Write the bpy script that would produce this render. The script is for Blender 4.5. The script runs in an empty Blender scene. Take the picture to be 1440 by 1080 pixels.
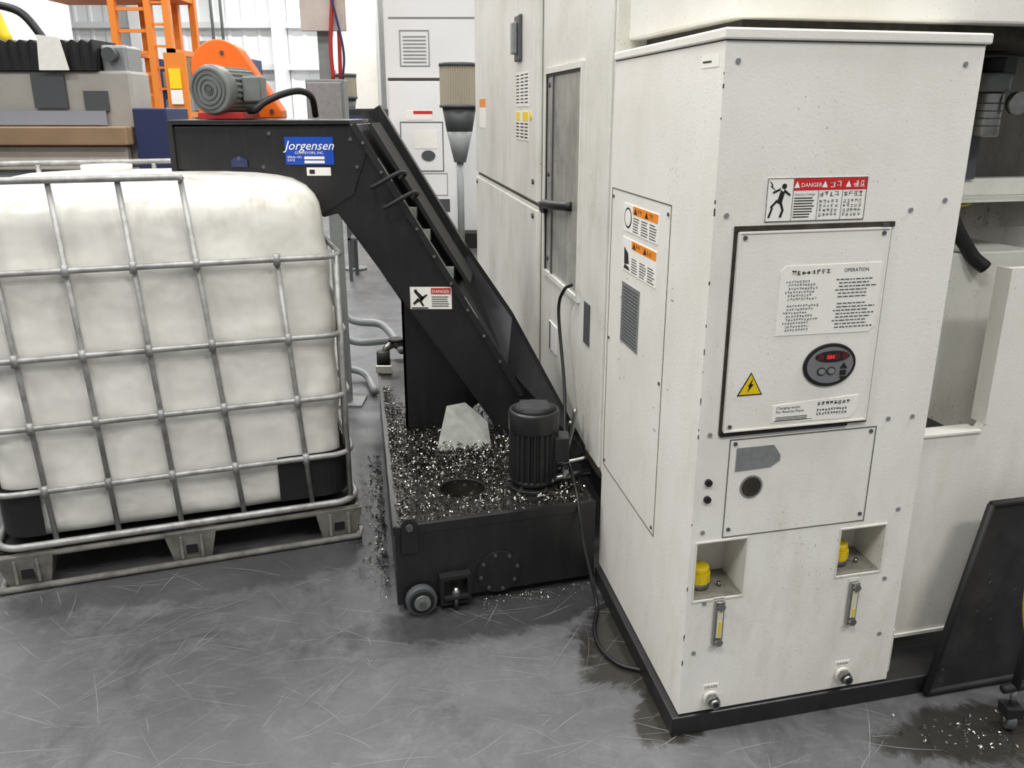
import bpy, bmesh, math, random
from mathutils import Vector, Matrix, noise as mnoise
random.seed(7)
D=bpy.data; SC=bpy.context.scene
COL=SC.collection
# ---------------------------------------------------------------- materials
def lin(c):
    o=[]
    for x in c[:3]:
        x=x/255.0
        o.append(x/12.92 if x<=0.04045 else ((x+0.055)/1.055)**2.4)
    return (o[0],o[1],o[2],1)
def M(name,col,rough=.5,metal=0,var=0,vscale=3,vcol=None,bump=0,bscale=150,speck=0,sscale=90,scol=(60,55,45),emit=0,spec=.5,streak=0,stcol=(150,140,115),zlo=None,zhi=None,bdist=.002,s0=.86,s1=.92,stz=.10,stscale=22):
    m=D.materials.new(name); m.use_nodes=True; nt=m.node_tree; N=nt.nodes; L=nt.links
    b=N['Principled BSDF']
    b.inputs['Base Color'].default_value=lin(col); b.inputs['Roughness'].default_value=rough
    b.inputs['Metallic'].default_value=metal
    b.inputs['Specular IOR Level'].default_value=spec
    tc=N.new('ShaderNodeTexCoord'); out=None
    if var>0:
        n=N.new('ShaderNodeTexNoise'); n.inputs['Scale'].default_value=vscale; n.inputs['Detail'].default_value=8; n.inputs['Roughness'].default_value=.65
        L.new(tc.outputs['Object'],n.inputs['Vector'])
        r=N.new('ShaderNodeMapRange'); r.inputs[1].default_value=.42; r.inputs[2].default_value=.75; r.inputs[4].default_value=var
        L.new(n.outputs[0],r.inputs[0])
        mx=N.new('ShaderNodeMix'); mx.data_type='RGBA'; mx.inputs[6].default_value=lin(col); mx.inputs[7].default_value=lin(vcol or [c*.5 for c in col])
        L.new(r.outputs[0],mx.inputs[0]); out=mx.outputs[2]
    if streak>0:
        mp=N.new('ShaderNodeMapping'); mp.inputs['Scale'].default_value=(1,1,stz); L.new(tc.outputs['Object'],mp.inputs[0])
        n=N.new('ShaderNodeTexNoise'); n.inputs['Scale'].default_value=stscale; n.inputs['Detail'].default_value=7; n.inputs['Roughness'].default_value=.7; L.new(mp.outputs[0],n.inputs['Vector'])
        r=N.new('ShaderNodeMapRange'); r.inputs[1].default_value=.5; r.inputs[2].default_value=.78; r.inputs[4].default_value=streak; L.new(n.outputs[0],r.inputs[0])
        fac=r.outputs[0]
        if zlo is not None:
            sx=N.new('ShaderNodeSeparateXYZ'); L.new(tc.outputs['Object'],sx.inputs[0])
            r2=N.new('ShaderNodeMapRange'); r2.inputs[1].default_value=zlo; r2.inputs[2].default_value=zhi; r2.inputs[3].default_value=1; r2.inputs[4].default_value=.2; L.new(sx.outputs[2],r2.inputs[0])
            mu=N.new('ShaderNodeMath'); mu.operation='MULTIPLY'; L.new(fac,mu.inputs[0]); L.new(r2.outputs[0],mu.inputs[1]); fac=mu.outputs[0]
        mx=N.new('ShaderNodeMix'); mx.data_type='RGBA'; mx.inputs[6].default_value=lin(col); mx.inputs[7].default_value=lin(stcol)
        if out: L.new(out,mx.inputs[6])
        L.new(fac,mx.inputs[0]); out=mx.outputs[2]
    if speck>0:
        n=N.new('ShaderNodeTexNoise'); n.inputs['Scale'].default_value=sscale; n.inputs['Detail'].default_value=3
        L.new(tc.outputs['Object'],n.inputs['Vector'])
        n2=N.new('ShaderNodeTexNoise'); n2.inputs['Scale'].default_value=3.0; n2.inputs['Detail'].default_value=4; L.new(tc.outputs['Object'],n2.inputs['Vector'])
        ad=N.new('ShaderNodeMath'); ad.operation='MULTIPLY_ADD'; ad.inputs[1].default_value=.35; L.new(n2.outputs[0],ad.inputs[0]); L.new(n.outputs[0],ad.inputs[2])
        r=N.new('ShaderNodeMapRange'); r.inputs[1].default_value=s0; r.inputs[2].default_value=s1; r.inputs[4].default_value=speck
        L.new(ad.outputs[0],r.inputs[0])
        mx=N.new('ShaderNodeMix'); mx.data_type='RGBA'; mx.inputs[6].default_value=lin(col); mx.inputs[7].default_value=lin(scol)
        if out: L.new(out,mx.inputs[6])
        L.new(r.outputs[0],mx.inputs[0]); out=mx.outputs[2]
    if out: L.new(out,b.inputs['Base Color'])
    if bump>0:
        n=N.new('ShaderNodeTexNoise'); n.inputs['Scale'].default_value=bscale; L.new(tc.outputs['Object'],n.inputs['Vector'])
        bp=N.new('ShaderNodeBump'); bp.inputs['Strength'].default_value=bump; bp.inputs['Distance'].default_value=bdist
        L.new(n.outputs[0],bp.inputs['Height']); L.new(bp.outputs[0],b.inputs['Normal'])
    if emit>0:
        b.inputs['Emission Color'].default_value=lin(col); b.inputs['Emission Strength'].default_value=emit
    return m
WHITE=M('white_enamel',(234,232,224),.36,var=.5,vscale=2.6,vcol=(208,203,188),bump=.25,bscale=160,speck=.5,sscale=120,scol=(110,102,82),s0=.875,s1=.94,streak=.35,stcol=(172,160,128),zlo=.1,zhi=1.2,stz=.3,stscale=12)
WHITE2=M('white_enamel_speckled',(222,221,213),.4,var=.5,vscale=3,vcol=(188,185,168),bump=.25,speck=.85,sscale=150,scol=(76,70,56),s0=.855,s1=.93,streak=.3,stcol=(150,142,118),stz=.25,stscale=14)
WHITEF=M('white_enamel_far',(230,231,230),.45,var=.2,vscale=1.5,vcol=(208,208,204))
DIRTY=M('dirty_sheet_metal',(140,137,127),.5,var=.7,vscale=5,vcol=(86,82,70),speck=.85,sscale=60,scol=(40,37,30),s0=.82,s1=.90,streak=.6,stcol=(66,58,42))
SEAM=M('seam_shadow_gap',(70,66,58),.8)
GRIME=M('grimy_gasket',(38,34,28),.7,var=.5,vscale=30,vcol=(90,80,60))
BLACK=M('black_paint',(27,27,29),.36,var=.5,vscale=5,vcol=(46,45,44),bump=.1,bscale=60,streak=.35,stcol=(60,58,55))
BLACKM=M('black_matte',(18,18,19),.65,var=.4,vscale=12,vcol=(36,35,34))
TANKTOP=M('oily_black_steel',(30,29,28),.3,var=.6,vscale=7,vcol=(66,62,57),speck=.7,sscale=90,scol=(125,121,112),s0=.80,s1=.9)
RUBBER=M('black_rubber',(15,15,16),.5)
STEEL=M('steel',(165,165,162),.32,1,var=.4,vscale=20)
GALV=M('galvanized_steel',(164,164,162),.45,.35,var=.9,vscale=16,vcol=(98,95,88))
CHIP=M('steel_chip',(190,186,178),.25,1)
CHIPD=M('steel_chip_dark',(52,50,47),.35,.9)
PLASTIC=M('hdpe_translucent',(226,224,216),.34,var=.6,vscale=2.4,vcol=(198,195,183),bump=.6,bscale=7,bdist=.02,streak=.75,stcol=(140,120,88),zlo=1.36,zhi=1.20,stz=.3,stscale=9)
PALLET=M('dirty_pallet',(140,138,130),.6,.2,var=.9,vscale=10,vcol=(62,60,55))
ORANGE=M('orange_paint',(238,108,28),.4,var=.2,vscale=6,vcol=(200,80,20))
ORANGE2=M('orange_tower_paint',(222,128,44),.5)
YEL=M('yellow_cap',(226,196,20),.35)
YELL=M('yellow_label',(240,205,30),.5)
REDL=M('red_label',(200,32,36),.5)
ORL=M('orange_label',(236,140,30),.5)
WL=M('paper_white',(238,236,228),.55,var=.25,vscale=25,vcol=(210,204,186))
BLUE=M('blue_nameplate',(24,72,170),.35)
GREY=M('grey_paint',(128,132,130),.45,var=.3,vscale=8)
GREYD=M('grey_dark',(74,76,78),.5)
GREYM=M('motor_grey',(120,124,120),.42,.2,var=.35,vscale=14)
GREYP=M('grey_plate',(150,152,152),.4,.4,var=.3,vscale=50)
INK=M('ink_black',(22,22,22),.6)
INKW=M('ink_white',(240,240,236),.6)
LED=M('led_red',(230,50,50),.4,emit=.8)
LEDL=M('led_lens',(90,30,34),.3)
LIQ=M('coolant_liquid',(112,104,70),.08)
GLASSY=M('sight_glass',(205,205,180),.12)
BROWN=M('cardboard',(150,122,92),.7,var=.3)
BLUEP=M('blue_paint',(38,46,84),.45)
TAN=M('filter_paper',(160,152,134),.8)
WIN=M('smoked_window',(78,80,82),.2)
WINW=M('wet_window',(152,152,142),.25,var=.8,vscale=7,vcol=(95,97,92),speck=.5,sscale=50,streak=.5,stcol=(200,200,190))
REDP=M('red_pipe',(170,40,40),.45)
REDD=M('dark_red_hose',(88,38,36),.5)
YHOSE=M('yellow_hose',(210,190,60),.5)
GHOSE=M('grey_hose',(130,134,136),.4)

def floor_mat():
    m=D.materials.new('polished_concrete'); m.use_nodes=True; nt=m.node_tree;N=nt.nodes;L=nt.links;b=N['Principled BSDF']
    tc=N.new('ShaderNodeTexCoord')
    def nz(s,d=8,ro=.6,dist=0,sc=None,rot=.5):
        n=N.new('ShaderNodeTexNoise'); n.inputs['Scale'].default_value=s;n.inputs['Detail'].default_value=d;n.inputs['Roughness'].default_value=ro;n.inputs['Distortion'].default_value=dist
        if sc:
            mp=N.new('ShaderNodeMapping'); mp.inputs['Scale'].default_value=sc; mp.inputs['Rotation'].default_value=(0,0,rot); L.new(tc.outputs['Object'],mp.inputs[0]); L.new(mp.outputs[0],n.inputs['Vector'])
        else: L.new(tc.outputs['Object'],n.inputs['Vector'])
        return n.outputs[0]
    def ramp(i,a,bb,o0=0,o1=1):
        r=N.new('ShaderNodeMapRange'); r.inputs[1].default_value=a;r.inputs[2].default_value=bb;r.inputs[3].default_value=o0;r.inputs[4].default_value=o1
        L.new(i,r.inputs[0]); return r.outputs[0]
    def mix(f,a,c):
        x=N.new('ShaderNodeMix');x.data_type='RGBA'; L.new(f,x.inputs[0])
        if isinstance(a,tuple): x.inputs[6].default_value=a
        else: L.new(a,x.inputs[6])
        x.inputs[7].default_value=c; return x.outputs[2]
    def math_(op,a,b_):
        x=N.new('ShaderNodeMath'); x.operation=op
        for k,q in((0,a),(1,b_)):
            if isinstance(q,(int,float)): x.inputs[k].default_value=q
            else: L.new(q,x.inputs[k])
        return x.outputs[0]
    c=mix(ramp(nz(1.1,8,.7,.4),.35,.7),lin((95,95,97)),lin((72,72,74)))
    c=mix(ramp(nz(5,10,.8,1.0),.48,.8,0,.7),c,lin((122,122,122)))
    c=mix(ramp(nz(2.6,10,.75,.8),.52,.70,0,.8),c,lin((48,48,50)))
    c=mix(ramp(nz(10,8,.8,.3,(1,6,1)),.55,.8,0,.5),c,lin((138,138,138)))
    c=mix(ramp(nz(8,8,.8,.3,(1,9,1),-.9),.58,.8,0,.4),c,lin((134,134,134)))
    c=mix(ramp(nz(70,4,.75),.58,.75,0,.45),c,lin((50,50,51)))
    # soft-edged patches: oil / coolant spills, then darker bands along tank and tote fronts
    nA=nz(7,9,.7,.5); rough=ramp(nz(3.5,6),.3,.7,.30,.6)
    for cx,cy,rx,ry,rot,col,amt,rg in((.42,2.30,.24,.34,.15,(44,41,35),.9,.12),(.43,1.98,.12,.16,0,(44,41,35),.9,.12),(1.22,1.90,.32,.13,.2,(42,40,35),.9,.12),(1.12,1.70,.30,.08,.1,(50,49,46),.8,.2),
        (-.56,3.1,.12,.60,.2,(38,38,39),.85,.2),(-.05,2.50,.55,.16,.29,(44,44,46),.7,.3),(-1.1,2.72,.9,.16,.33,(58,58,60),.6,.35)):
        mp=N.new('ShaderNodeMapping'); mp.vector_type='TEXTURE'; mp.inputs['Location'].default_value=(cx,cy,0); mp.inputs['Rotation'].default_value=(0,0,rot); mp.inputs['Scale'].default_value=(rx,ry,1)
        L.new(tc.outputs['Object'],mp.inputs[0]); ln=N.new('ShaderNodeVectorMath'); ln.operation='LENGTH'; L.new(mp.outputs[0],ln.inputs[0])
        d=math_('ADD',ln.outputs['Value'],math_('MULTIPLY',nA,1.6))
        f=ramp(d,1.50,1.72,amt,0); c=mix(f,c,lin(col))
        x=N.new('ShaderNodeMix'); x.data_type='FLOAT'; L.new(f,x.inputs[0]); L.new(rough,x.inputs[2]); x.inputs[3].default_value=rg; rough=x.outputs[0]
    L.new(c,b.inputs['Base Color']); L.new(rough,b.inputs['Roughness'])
    bp=N.new('ShaderNodeBump');bp.inputs['Strength'].default_value=.12;bp.inputs['Distance'].default_value=.003;L.new(nz(40),bp.inputs['Height']);L.new(bp.outputs[0],b.inputs['Normal'])
    return m
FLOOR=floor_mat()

# ---------------------------------------------------------------- helpers
def group(name):
    e=D.objects.new(name,None); e.empty_display_size=.1; COL.objects.link(e); return e
def mesh(name,verts,faces,mat,parent=None,smooth=False,bevel=0,recalc=True,seg=2):
    me=D.meshes.new(name); me.from_pydata([tuple(v) for v in verts],[],faces); me.materials.append(mat)
    if recalc:
        bm=bmesh.new(); bm.from_mesh(me); bmesh.ops.recalc_face_normals(bm,faces=bm.faces); bm.to_mesh(me); bm.free()
    if smooth:
        for p in me.polygons: p.use_smooth=True
    o=D.objects.new(name,me); COL.objects.link(o)
    if parent: o.parent=parent
    if bevel>0:
        md=o.modifiers.new('bevel','BEVEL'); md.width=bevel; md.segments=seg; md.limit_method='ANGLE'; md.angle_limit=math.radians(40)
    return o
def prism(name,fp,z0,z1,mat,parent=None,bevel=0):
    n=len(fp); v=[(x,y,z0) for x,y in fp]+[(x,y,z1) for x,y in fp]
    f=[list(range(n)),list(range(n,2*n))]+[[i,(i+1)%n,n+(i+1)%n,n+i] for i in range(n)]
    return mesh(name,v,f,mat,parent,bevel=bevel)
def abox(name,x0,x1,y0,y1,z0,z1,mat,parent=None,bevel=0):
    return prism(name,[(x0,y0),(x1,y0),(x1,y1),(x0,y1)],z0,z1,mat,parent,bevel)
class Face:
    def __init__(s,O,x):
        s.O=Vector((O[0],O[1],0)); l=math.hypot(*x); s.x=Vector((x[0]/l,x[1]/l,0)); s.n=Vector((s.x.y,-s.x.x,0))
    def p(s,a,z,o=0): return s.O+s.x*a+Vector((0,0,z))+s.n*o
    def box(s,name,a0,a1,z0,z1,o0,o1,mat,par,bevel=0):
        return s.poly(name,[(a0,z0),(a1,z0),(a1,z1),(a0,z1)],o0,o1,mat,par,bevel)
    def poly(s,name,pts,o0,o1,mat,par,bevel=0):
        return s.polys(name,[pts],o0,o1,mat,par,bevel)
    def polys(s,name,lst,o0,o1,mat,par,bevel=0):
        v=[];f=[]
        for pts in lst:
            n=len(pts); q=len(v); v+=[s.p(a,z,o0) for a,z in pts]+[s.p(a,z,o1) for a,z in pts]
            f+=[[q+i for i in range(n)],[q+n+i for i in range(n)]]+[[q+i,q+(i+1)%n,q+n+(i+1)%n,q+n+i] for i in range(n)]
        return mesh(name,v,f,mat,par,bevel=bevel)
    def rects(s,name,lst,o0,o1,mat,par):
        return s.polys(name,[[(a0,z0),(a1,z0),(a1,z1),(a0,z1)] for a0,a1,z0,z1 in lst],o0,o1,mat,par)
    def ell(s,name,a,z,rx,rz,o0,o1,mat,par,n=40,bevel=0):
        return s.poly(name,[(a+rx*math.cos(t*2*math.pi/n),z+rz*math.sin(t*2*math.pi/n)) for t in range(n)],o0,o1,mat,par,bevel)
    def text(s,name,txt,a,z,size,mat,par,o=.0025,align='LEFT',shear=0):
        c=D.curves.new(name,'FONT'); c.body=txt; c.size=size; c.align_x=align; c.shear=shear; c.resolution_u=2
        ob=D.objects.new(name,c); COL.objects.link(ob); ob.data.materials.append(mat)
        up=Vector((0,0,1)); m=Matrix((s.x,up,s.n)).transposed().to_4x4(); m.translation=s.p(a,z,o)
        ob.parent=par; ob.matrix_world=m; return ob
    def kanji(s,name,n,a,z,h,mat,par,o0,o1,gap=1.15):
        L=[]; rnd=random.Random(int(a*1000)+n+int(z*777))
        for k in range(n):
            x=a+k*h*gap; t=h*.09
            for _ in range(3):
                zz=z+h*rnd.choice((.05,.3,.5,.7,.9)); L.append((x+h*rnd.uniform(0,.2),x+h*rnd.uniform(.75,1),zz-t/2,zz+t/2))
            for _ in range(2):
                xx=x+h*rnd.uniform(.1,.9); L.append((xx-t/2,xx+t/2,z+h*rnd.uniform(0,.3),z+h*rnd.uniform(.7,1)))
        return s.rects(name,L,o0,o1,mat,par)
    def frame(s,name,a0,a1,z0,z1,w,o0,o1,mat,par):
        s.rects(name,[(a0,a0+w,z0,z1),(a1-w,a1,z0,z1),(a0+w,a1-w,z0,z0+w),(a0+w,a1-w,z1-w,z1)],o0,o1,mat,par)
    def bolt(s,a,z,r,par,mat=None,o=0,name='bolt'):
        s.ell(name,a,z,r,r,o,o+r*.7,mat or STEEL,par,n=12)
def cyl(name,p0,p1,r0,mat,parent=None,r1=None,n=32,smooth=True,bevel=0,prof=None):
    p0=Vector(p0);p1=Vector(p1);r1=r0 if r1 is None else r1; d=(p1-p0).normalized()
    a=Vector((0,0,1)) if abs(d.z)<.9 else Vector((1,0,0)); u=d.cross(a).normalized(); w=d.cross(u)
    v=[]
    for p,r in((p0,r0),(p1,r1)):
        for i in range(n):
            t=2*math.pi*i/n; k=prof(i) if prof else 1
            v.append(p+(u*math.cos(t)+w*math.sin(t))*r*k)
    f=[list(range(n)),list(range(n,2*n))]+[[i,(i+1)%n,n+(i+1)%n,n+i] for i in range(n)]
    o=mesh(name,v,f,mat,parent,bevel=bevel)
    if smooth:
        for p in o.data.polygons:
            if len(p.vertices)==4: p.use_smooth=True
    return o
def catmull(pts,k=8):
    P=[Vector(p) for p in pts]; P=[P[0]*2-P[1]]+P+[P[-1]*2-P[-2]]; out=[]
    for i in range(1,len(P)-2):
        a,b_,c,d=P[i-1],P[i],P[i+1],P[i+2]
        for j in range(k):
            t=j/k; out.append(.5*((2*b_)+(c-a)*t+(2*a-5*b_+4*c-d)*t*t+(3*b_-a-3*c+d)*t**3))
    out.append(P[-2]); return out
def tubes(name,paths,r,mat,parent=None,closed=False,smooth=False,n=10):
    V=[];Fc=[]
    for path in paths:
        path=catmull(path) if smooth else [Vector(p) for p in path]
        q=[path[0]]
        for p in path[1:]:
            if (p-q[-1]).length>1e-5: q.append(p)
        if closed and (q[0]-q[-1]).length<1e-5: q.pop()
        m=len(q); base=len(V); nrm=None
        for i in range(m):
            if closed: t=(q[(i+1)%m]-q[i-1])
            else: t=(q[min(i+1,m-1)]-q[max(i-1,0)])
            t=t.normalized() if t.length>1e-9 else Vector((0,0,1))
            if nrm is None:
                a=Vector((0,0,1)) if abs(t.z)<.9 else Vector((1,0,0)); nrm=t.cross(a).normalized()
            else:
                nrm=nrm-t*nrm.dot(t); nrm=nrm.normalized() if nrm.length>1e-6 else t.orthogonal().normalized()
            b_=t.cross(nrm)
            for k in range(n):
                an=2*math.pi*k/n; V.append(q[i]+(nrm*math.cos(an)+b_*math.sin(an))*r)
        for i in range(m if closed else m-1):
            j=(i+1)%m
            for k in range(n): Fc.append([base+i*n+k,base+i*n+(k+1)%n,base+j*n+(k+1)%n,base+j*n+k])
        if not closed: Fc.append([base+k for k in range(n)]); Fc.append([base+(m-1)*n+k for k in range(n)])
    return mesh(name,V,Fc,mat,parent,smooth=True)
def loft(name,rings,mat,parent=None,smooth=True):
    n=len(rings[0]); v=[p for r in rings for p in r]; f=[]
    for k in range(len(rings)-1):
        for i in range(n): f.append([k*n+i,k*n+(i+1)%n,(k+1)*n+(i+1)%n,(k+1)*n+i])
    f.append(list(range(n))); f.append([(len(rings)-1)*n+i for i in range(n)])
    return mesh(name,v,f,mat,parent,smooth=smooth)

# ---------------------------------------------------------------- room shell
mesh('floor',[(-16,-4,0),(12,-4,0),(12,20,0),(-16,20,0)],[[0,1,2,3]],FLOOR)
WALLM=M('white_wall_panel',(240,242,242),.6,var=.15,vscale=.6,vcol=(220,222,224))
wb=group('wall_back')
v=[];x=-16
while x<12:
    for (dx,dy) in((0,0),(.22,0),(.25,-.03),(.30,-.03)):
        v+= [(x+dx,20+dy,0),(x+dx,20+dy,7)]
    x+=.33
k=len(v)//2
mesh('siding',v,[[2*i,2*i+2,2*i+3,2*i+1] for i in range(k-1)],WALLM,wb,recalc=False)
for z in(2.45,3.3,4.3): abox('girt',-16,12,19.8,19.95,z,z+.12,WHITEF,wb)
for x in(-14,-11.2,-8.1,-5.1,-2,2,6): abox('column',x,x+.22,19.5,19.95,0,7,WHITEF,wb)
abox('wall_left',-16.2,-16,-4,20,0,7,WALLM)
v=[];f=[]
for i in range(620):
    x=random.uniform(-2.0,1.0);y=random.uniform(1.0,2.8); a=random.choice([.3,.5,1.0,2.6,-.3])+random.gauss(0,.35); l=random.uniform(.02,.28); w=random.uniform(.00025,.0008)
    cv_=random.gauss(0,.25); px,py=x,y; seg=6
    for s in range(seg+1):
        nx,ny=-math.sin(a),math.cos(a); ww=w*math.sin(math.pi*(s+.3)/(seg+.6))
        v+=[(px+nx*ww,py+ny*ww,.0009),(px-nx*ww,py-ny*ww,.0009)]
        if s<seg: q=len(v); f.append([q-2,q-1,q+1,q])
        px+=math.cos(a)*l/seg; py+=math.sin(a)*l/seg; a+=cv_/seg
mesh('floor_scratches',v,f,M('scratch',(152,152,152),.5),recalc=False)

# ---------------------------------------------------------------- IBC tote
I_O=Vector((-.60,3.02,0)); I_u=Vector((-.943,-.334,0)).normalized(); I_v=Vector((-.334,.943,0)).normalized()
LX,LD=1.24,1.0
def ip(s,d,z): return I_O+I_u*s+I_v*d+Vector((0,0,z))
def rrsd(ins,r,z,n=7,jit=0):
    s0,s1,d0,d1=ins,LX-ins,ins,LD-ins
    cs=[(s0+r,d0+r,math.pi),(s1-r,d0+r,1.5*math.pi),(s1-r,d1-r,0),(s0+r,d1-r,.5*math.pi)]
    raw=[]
    for cx,cy,a0 in cs:
        for i in range(n+1):
            t=a0+i*(math.pi/2)/n; raw.append((cx+r*math.cos(t),cy+r*math.sin(t)))
    out=[]
    for i in range(len(raw)):
        a=raw[i];b_=raw[(i+1)%len(raw)]; out.append(a)
        if i%(n+1)==n:
            for k in range(1,24): out.append((a[0]+(b_[0]-a[0])*k/24,a[1]+(b_[1]-a[1])*k/24))
    res=[]
    for (s,d) in out:
        if jit:
            q=mnoise.noise(Vector((s*4.5,d*4.5,z*5)))*jit+mnoise.noise(Vector((s*9,d*9,z*12)))*jit*.35-.004
            s+=(s-LX/2)*q;d+=(d-LD/2)*q
        res.append((s,d))
    return res
def rr(ins,r,z,n=7,jit=0): return [ip(s,d,z) for s,d in rrsd(ins,r,z,n,jit)]
tote=group('intermediate_bulk_container')
lv=[(.165,.075,.1),(.18,.045,.1),(.21,.034,.1)]+[(.235+i*.025,.031+.003*math.cos(i*.65),.1) for i in range(40)]+[(1.245,.036,.1),(1.285,.042,.1),(1.315,.055,.1),(1.34,.078,.11),(1.36,.115,.12),(1.372,.17,.12),(1.380,.25,.12),(1.384,.35,.12)]
loft('plastic_bottle',[rr(i_,r,z,jit=.024) for z,i_,r in lv],PLASTIC,tote)
cyl('lid',ip(.78,.62,1.38),ip(.78,.62,1.405),.09,WL,tote)
def guard(name,test):
    loc=rrsd(.018,.1,.2); v=[];f=[]
    for i in range(len(loc)):
        j=(i+1)%len(loc)
        if test(*loc[i]) and test(*loc[j]):
            q=len(v); v+=[ip(*loc[i],.19),ip(*loc[j],.19),ip(*loc[j],.37),ip(*loc[i],.37)]; f.append([q,q+1,q+2,q+3])
    return mesh(name,v,f,BLACKM,tote,recalc=False)
guard('corner_guard_right',lambda s,d:s<.31 and d<.3)
guard('corner_guard_left',lambda s,d:s>1.06 and d<.3)
tubes('cage_rails',[rr(0,.085,z) for z in(.36,.59,.825,1.11)],.0105,GALV,tote,closed=True)
tubes('cage_bottom_rail',[rr(-.004,.085,.165)],.013,GALV,tote,closed=True)
loc=rrsd(0,.085,1.395)
i0=[i for i,(s,d) in enumerate(loc) if d<.001 and s>.52][0]
path=[ip(.505,0,1.385),ip(.512,0,1.395)]
for i in range(i0,len(loc)):
    s,d=loc[i]
    if s<.09 and d<.95 : break
    path.append(ip(s,d,1.395))
tubes('cage_top_rail',[path],.0115,GALV,tote)
FB=[(.17,.228),(.42,.51),(.64,.70),(.85,.90),(1.05,1.10)]
def fs(k,z): a,b_=FB[k]; zz=1.11 if k==0 else 1.39; return a+(b_-a)*(z-.165)/(zz-.165)
bars=[]
for k in range(5):
    zt=1.11 if k==0 else 1.39
    bars.append([ip(fs(k,.165),.012,.165),ip(fs(k,zt),.012,zt)])
for s in(.17,.41,.63,.86,1.07): bars.append([ip(s,LD-.012,.165),ip(s,LD-.012,1.39)])
for d in(.15,.38,.62,.85):
    bars.append([ip(.012,d,.165),ip(.012,d,1.11)]); bars.append([ip(LX-.012,d,.165),ip(LX-.012,d,1.39)])
bars.append([ip(.022,.022,.165),ip(.022,.022,1.11)])
tubes('cage_bars',bars,.0095,GALV,tote)
wl=[]
for k in range(5):
    for z in(.36,.59,.825,1.11): wl.append([ip(fs(k,z),-.003,z-.02),ip(fs(k,z),-.003,z+.02)])
tubes('cage_welds',wl,.0125,GALV,tote)
def ibox(name,s0,s1,d0,d1,z0,z1,mat,bev=.006):
    v=[ip(s,d,z) for z in(z0,z1) for s,d in((s0,d0),(s1,d0),(s1,d1),(s0,d1))]
    f=[[0,1,2,3],[4,5,6,7],[0,1,5,4],[1,2,6,5],[2,3,7,6],[3,0,4,7]]
    return mesh(name,v,f,mat,tote,bevel=bev)
ibox('pallet_deck',.0,LX,.02,LD,.125,.150,BLACKM)
tubes('pallet_deck_edge',[[ip(0,0,.130),ip(LX,0,.130)],[ip(0,0,.130),ip(0,LD,.130)]],.012,PALLET,tote)
for i,s in enumerate((-.01,.53,1.07)):
    for j,d in enumerate((-.01,.42,.85)):
        w=.17; v=[]
        for z,t in((.012,.02),(.10,.002),(.135,-.004)):
            v.append([ip(s+t,d+t,z),ip(s+w-t,d+t,z),ip(s+w-t,d+.16-t,z),ip(s+t,d+.16-t,z)])
        loft('pallet_foot',v,PALLET,tote,smooth=False)
        if j==0:
            ibox('foot_rib',s+.045,s+.055,-.014,0,.03,.12,PALLET,.002); ibox('foot_rib',s+.115,s+.125,-.014,0,.03,.12,PALLET,.002)
            ibox('foot_slot',s+.065,s+.105,-.004,.0,.045,.10,BLACKM,.001)
tubes('pallet_skid_front',[[ip(-.01,-.01,.05),ip(.0,-.012,.014),ip(1.25,-.012,.014)]],.012,PALLET,tote)
tubes('pallet_skid_side',[[ip(0,0,.014),ip(0,1,.014)],[ip(1.24,0,.014),ip(1.24,1,.014)],[ip(0,1,.014),ip(1.24,1,.014)]],.012,PALLET,tote)
ibox('pallet_skid_mid',0,LX,.45,.55,.002,.02,BLACKM,.002)

# ---------------------------------------------------------------- coolant tank
T_O=Vector((-.381,2.487,0));T_u=Vector((.958,.287,0)).normalized();T_v=Vector((-.175,.985,0)).normalized()
def tp(s,d,z): return T_O+T_u*s+T_v*d+Vector((0,0,z))
tank=group('chip_coolant_tank')
def tbox(name,s0,s1,d0,d1,z0,z1,mat,par=tank,bev=0):
    v=[tp(s,d,z) for z in(z0,z1) for s,d in((s0,d0),(s1,d0),(s1,d1),(s0,d1))]
    f=[[0,1,2,3],[4,5,6,7],[0,1,5,4],[1,2,6,5],[2,3,7,6],[3,0,4,7]]
    return mesh(name,v,f,mat,par,bevel=bev)
hc=Vector((-.178,2.80,0)); HR=.082
co_=[(0,0),(.70,0),(.70,2.0),(0,2.0)]
v=[tp(s,d,.028) for s,d in co_]+[tp(s,d,.300) for s,d in co_]
mesh('tank_body',v,[[0,1,2,3],[0,1,5,4],[1,2,6,5],[2,3,7,6],[3,0,4,7]],BLACK,tank)
NC=64
def sq(t):
    best=None; dx,dy=math.cos(t),math.sin(t)
    P=[tp(s,d,0) for s,d in co_]
    for i in range(4):
        a=P[i];b_=P[(i+1)%4]; ex,ey=b_.x-a.x,b_.y-a.y; den=dx*ey-dy*ex
        if abs(den)<1e-9: continue
        l=((a.x-hc.x)*ey-(a.y-hc.y)*ex)/den; m=((a.x-hc.x)*dy-(a.y-hc.y)*dx)/den
        if l>0 and -1e-6<=m<=1+1e-6 and (best is None or l<best): best=l
    return Vector((hc.x+dx*best,hc.y+dy*best,0))
angs=[2*math.pi*i/NC for i in range(NC)]+[math.atan2(tp(s,d,0).y-hc.y,tp(s,d,0).x-hc.x)%(2*math.pi) for s,d in co_]
angs=sorted(angs); NN=len(angs); v=[];f=[]
for t in angs:
    o_=sq(t); i_=hc+Vector((math.cos(t)*HR,math.sin(t)*HR,0))
    v+=[o_+Vector((0,0,.308)),i_+Vector((0,0,.308)),i_+Vector((0,0,.215))]
for i in range(NN):
    j=(i+1)%NN; f+=[[3*i,3*j,3*j+1,3*i+1],[3*i+1,3*j+1,3*j+2,3*i+2]]
mesh('tank_top_plate',v,f,TANKTOP,tank,recalc=False)
cyl('coolant_surface',hc+Vector((0,0,.215)),hc+Vector((0,0,.222)),.082,LIQ,tank,n=48)
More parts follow.
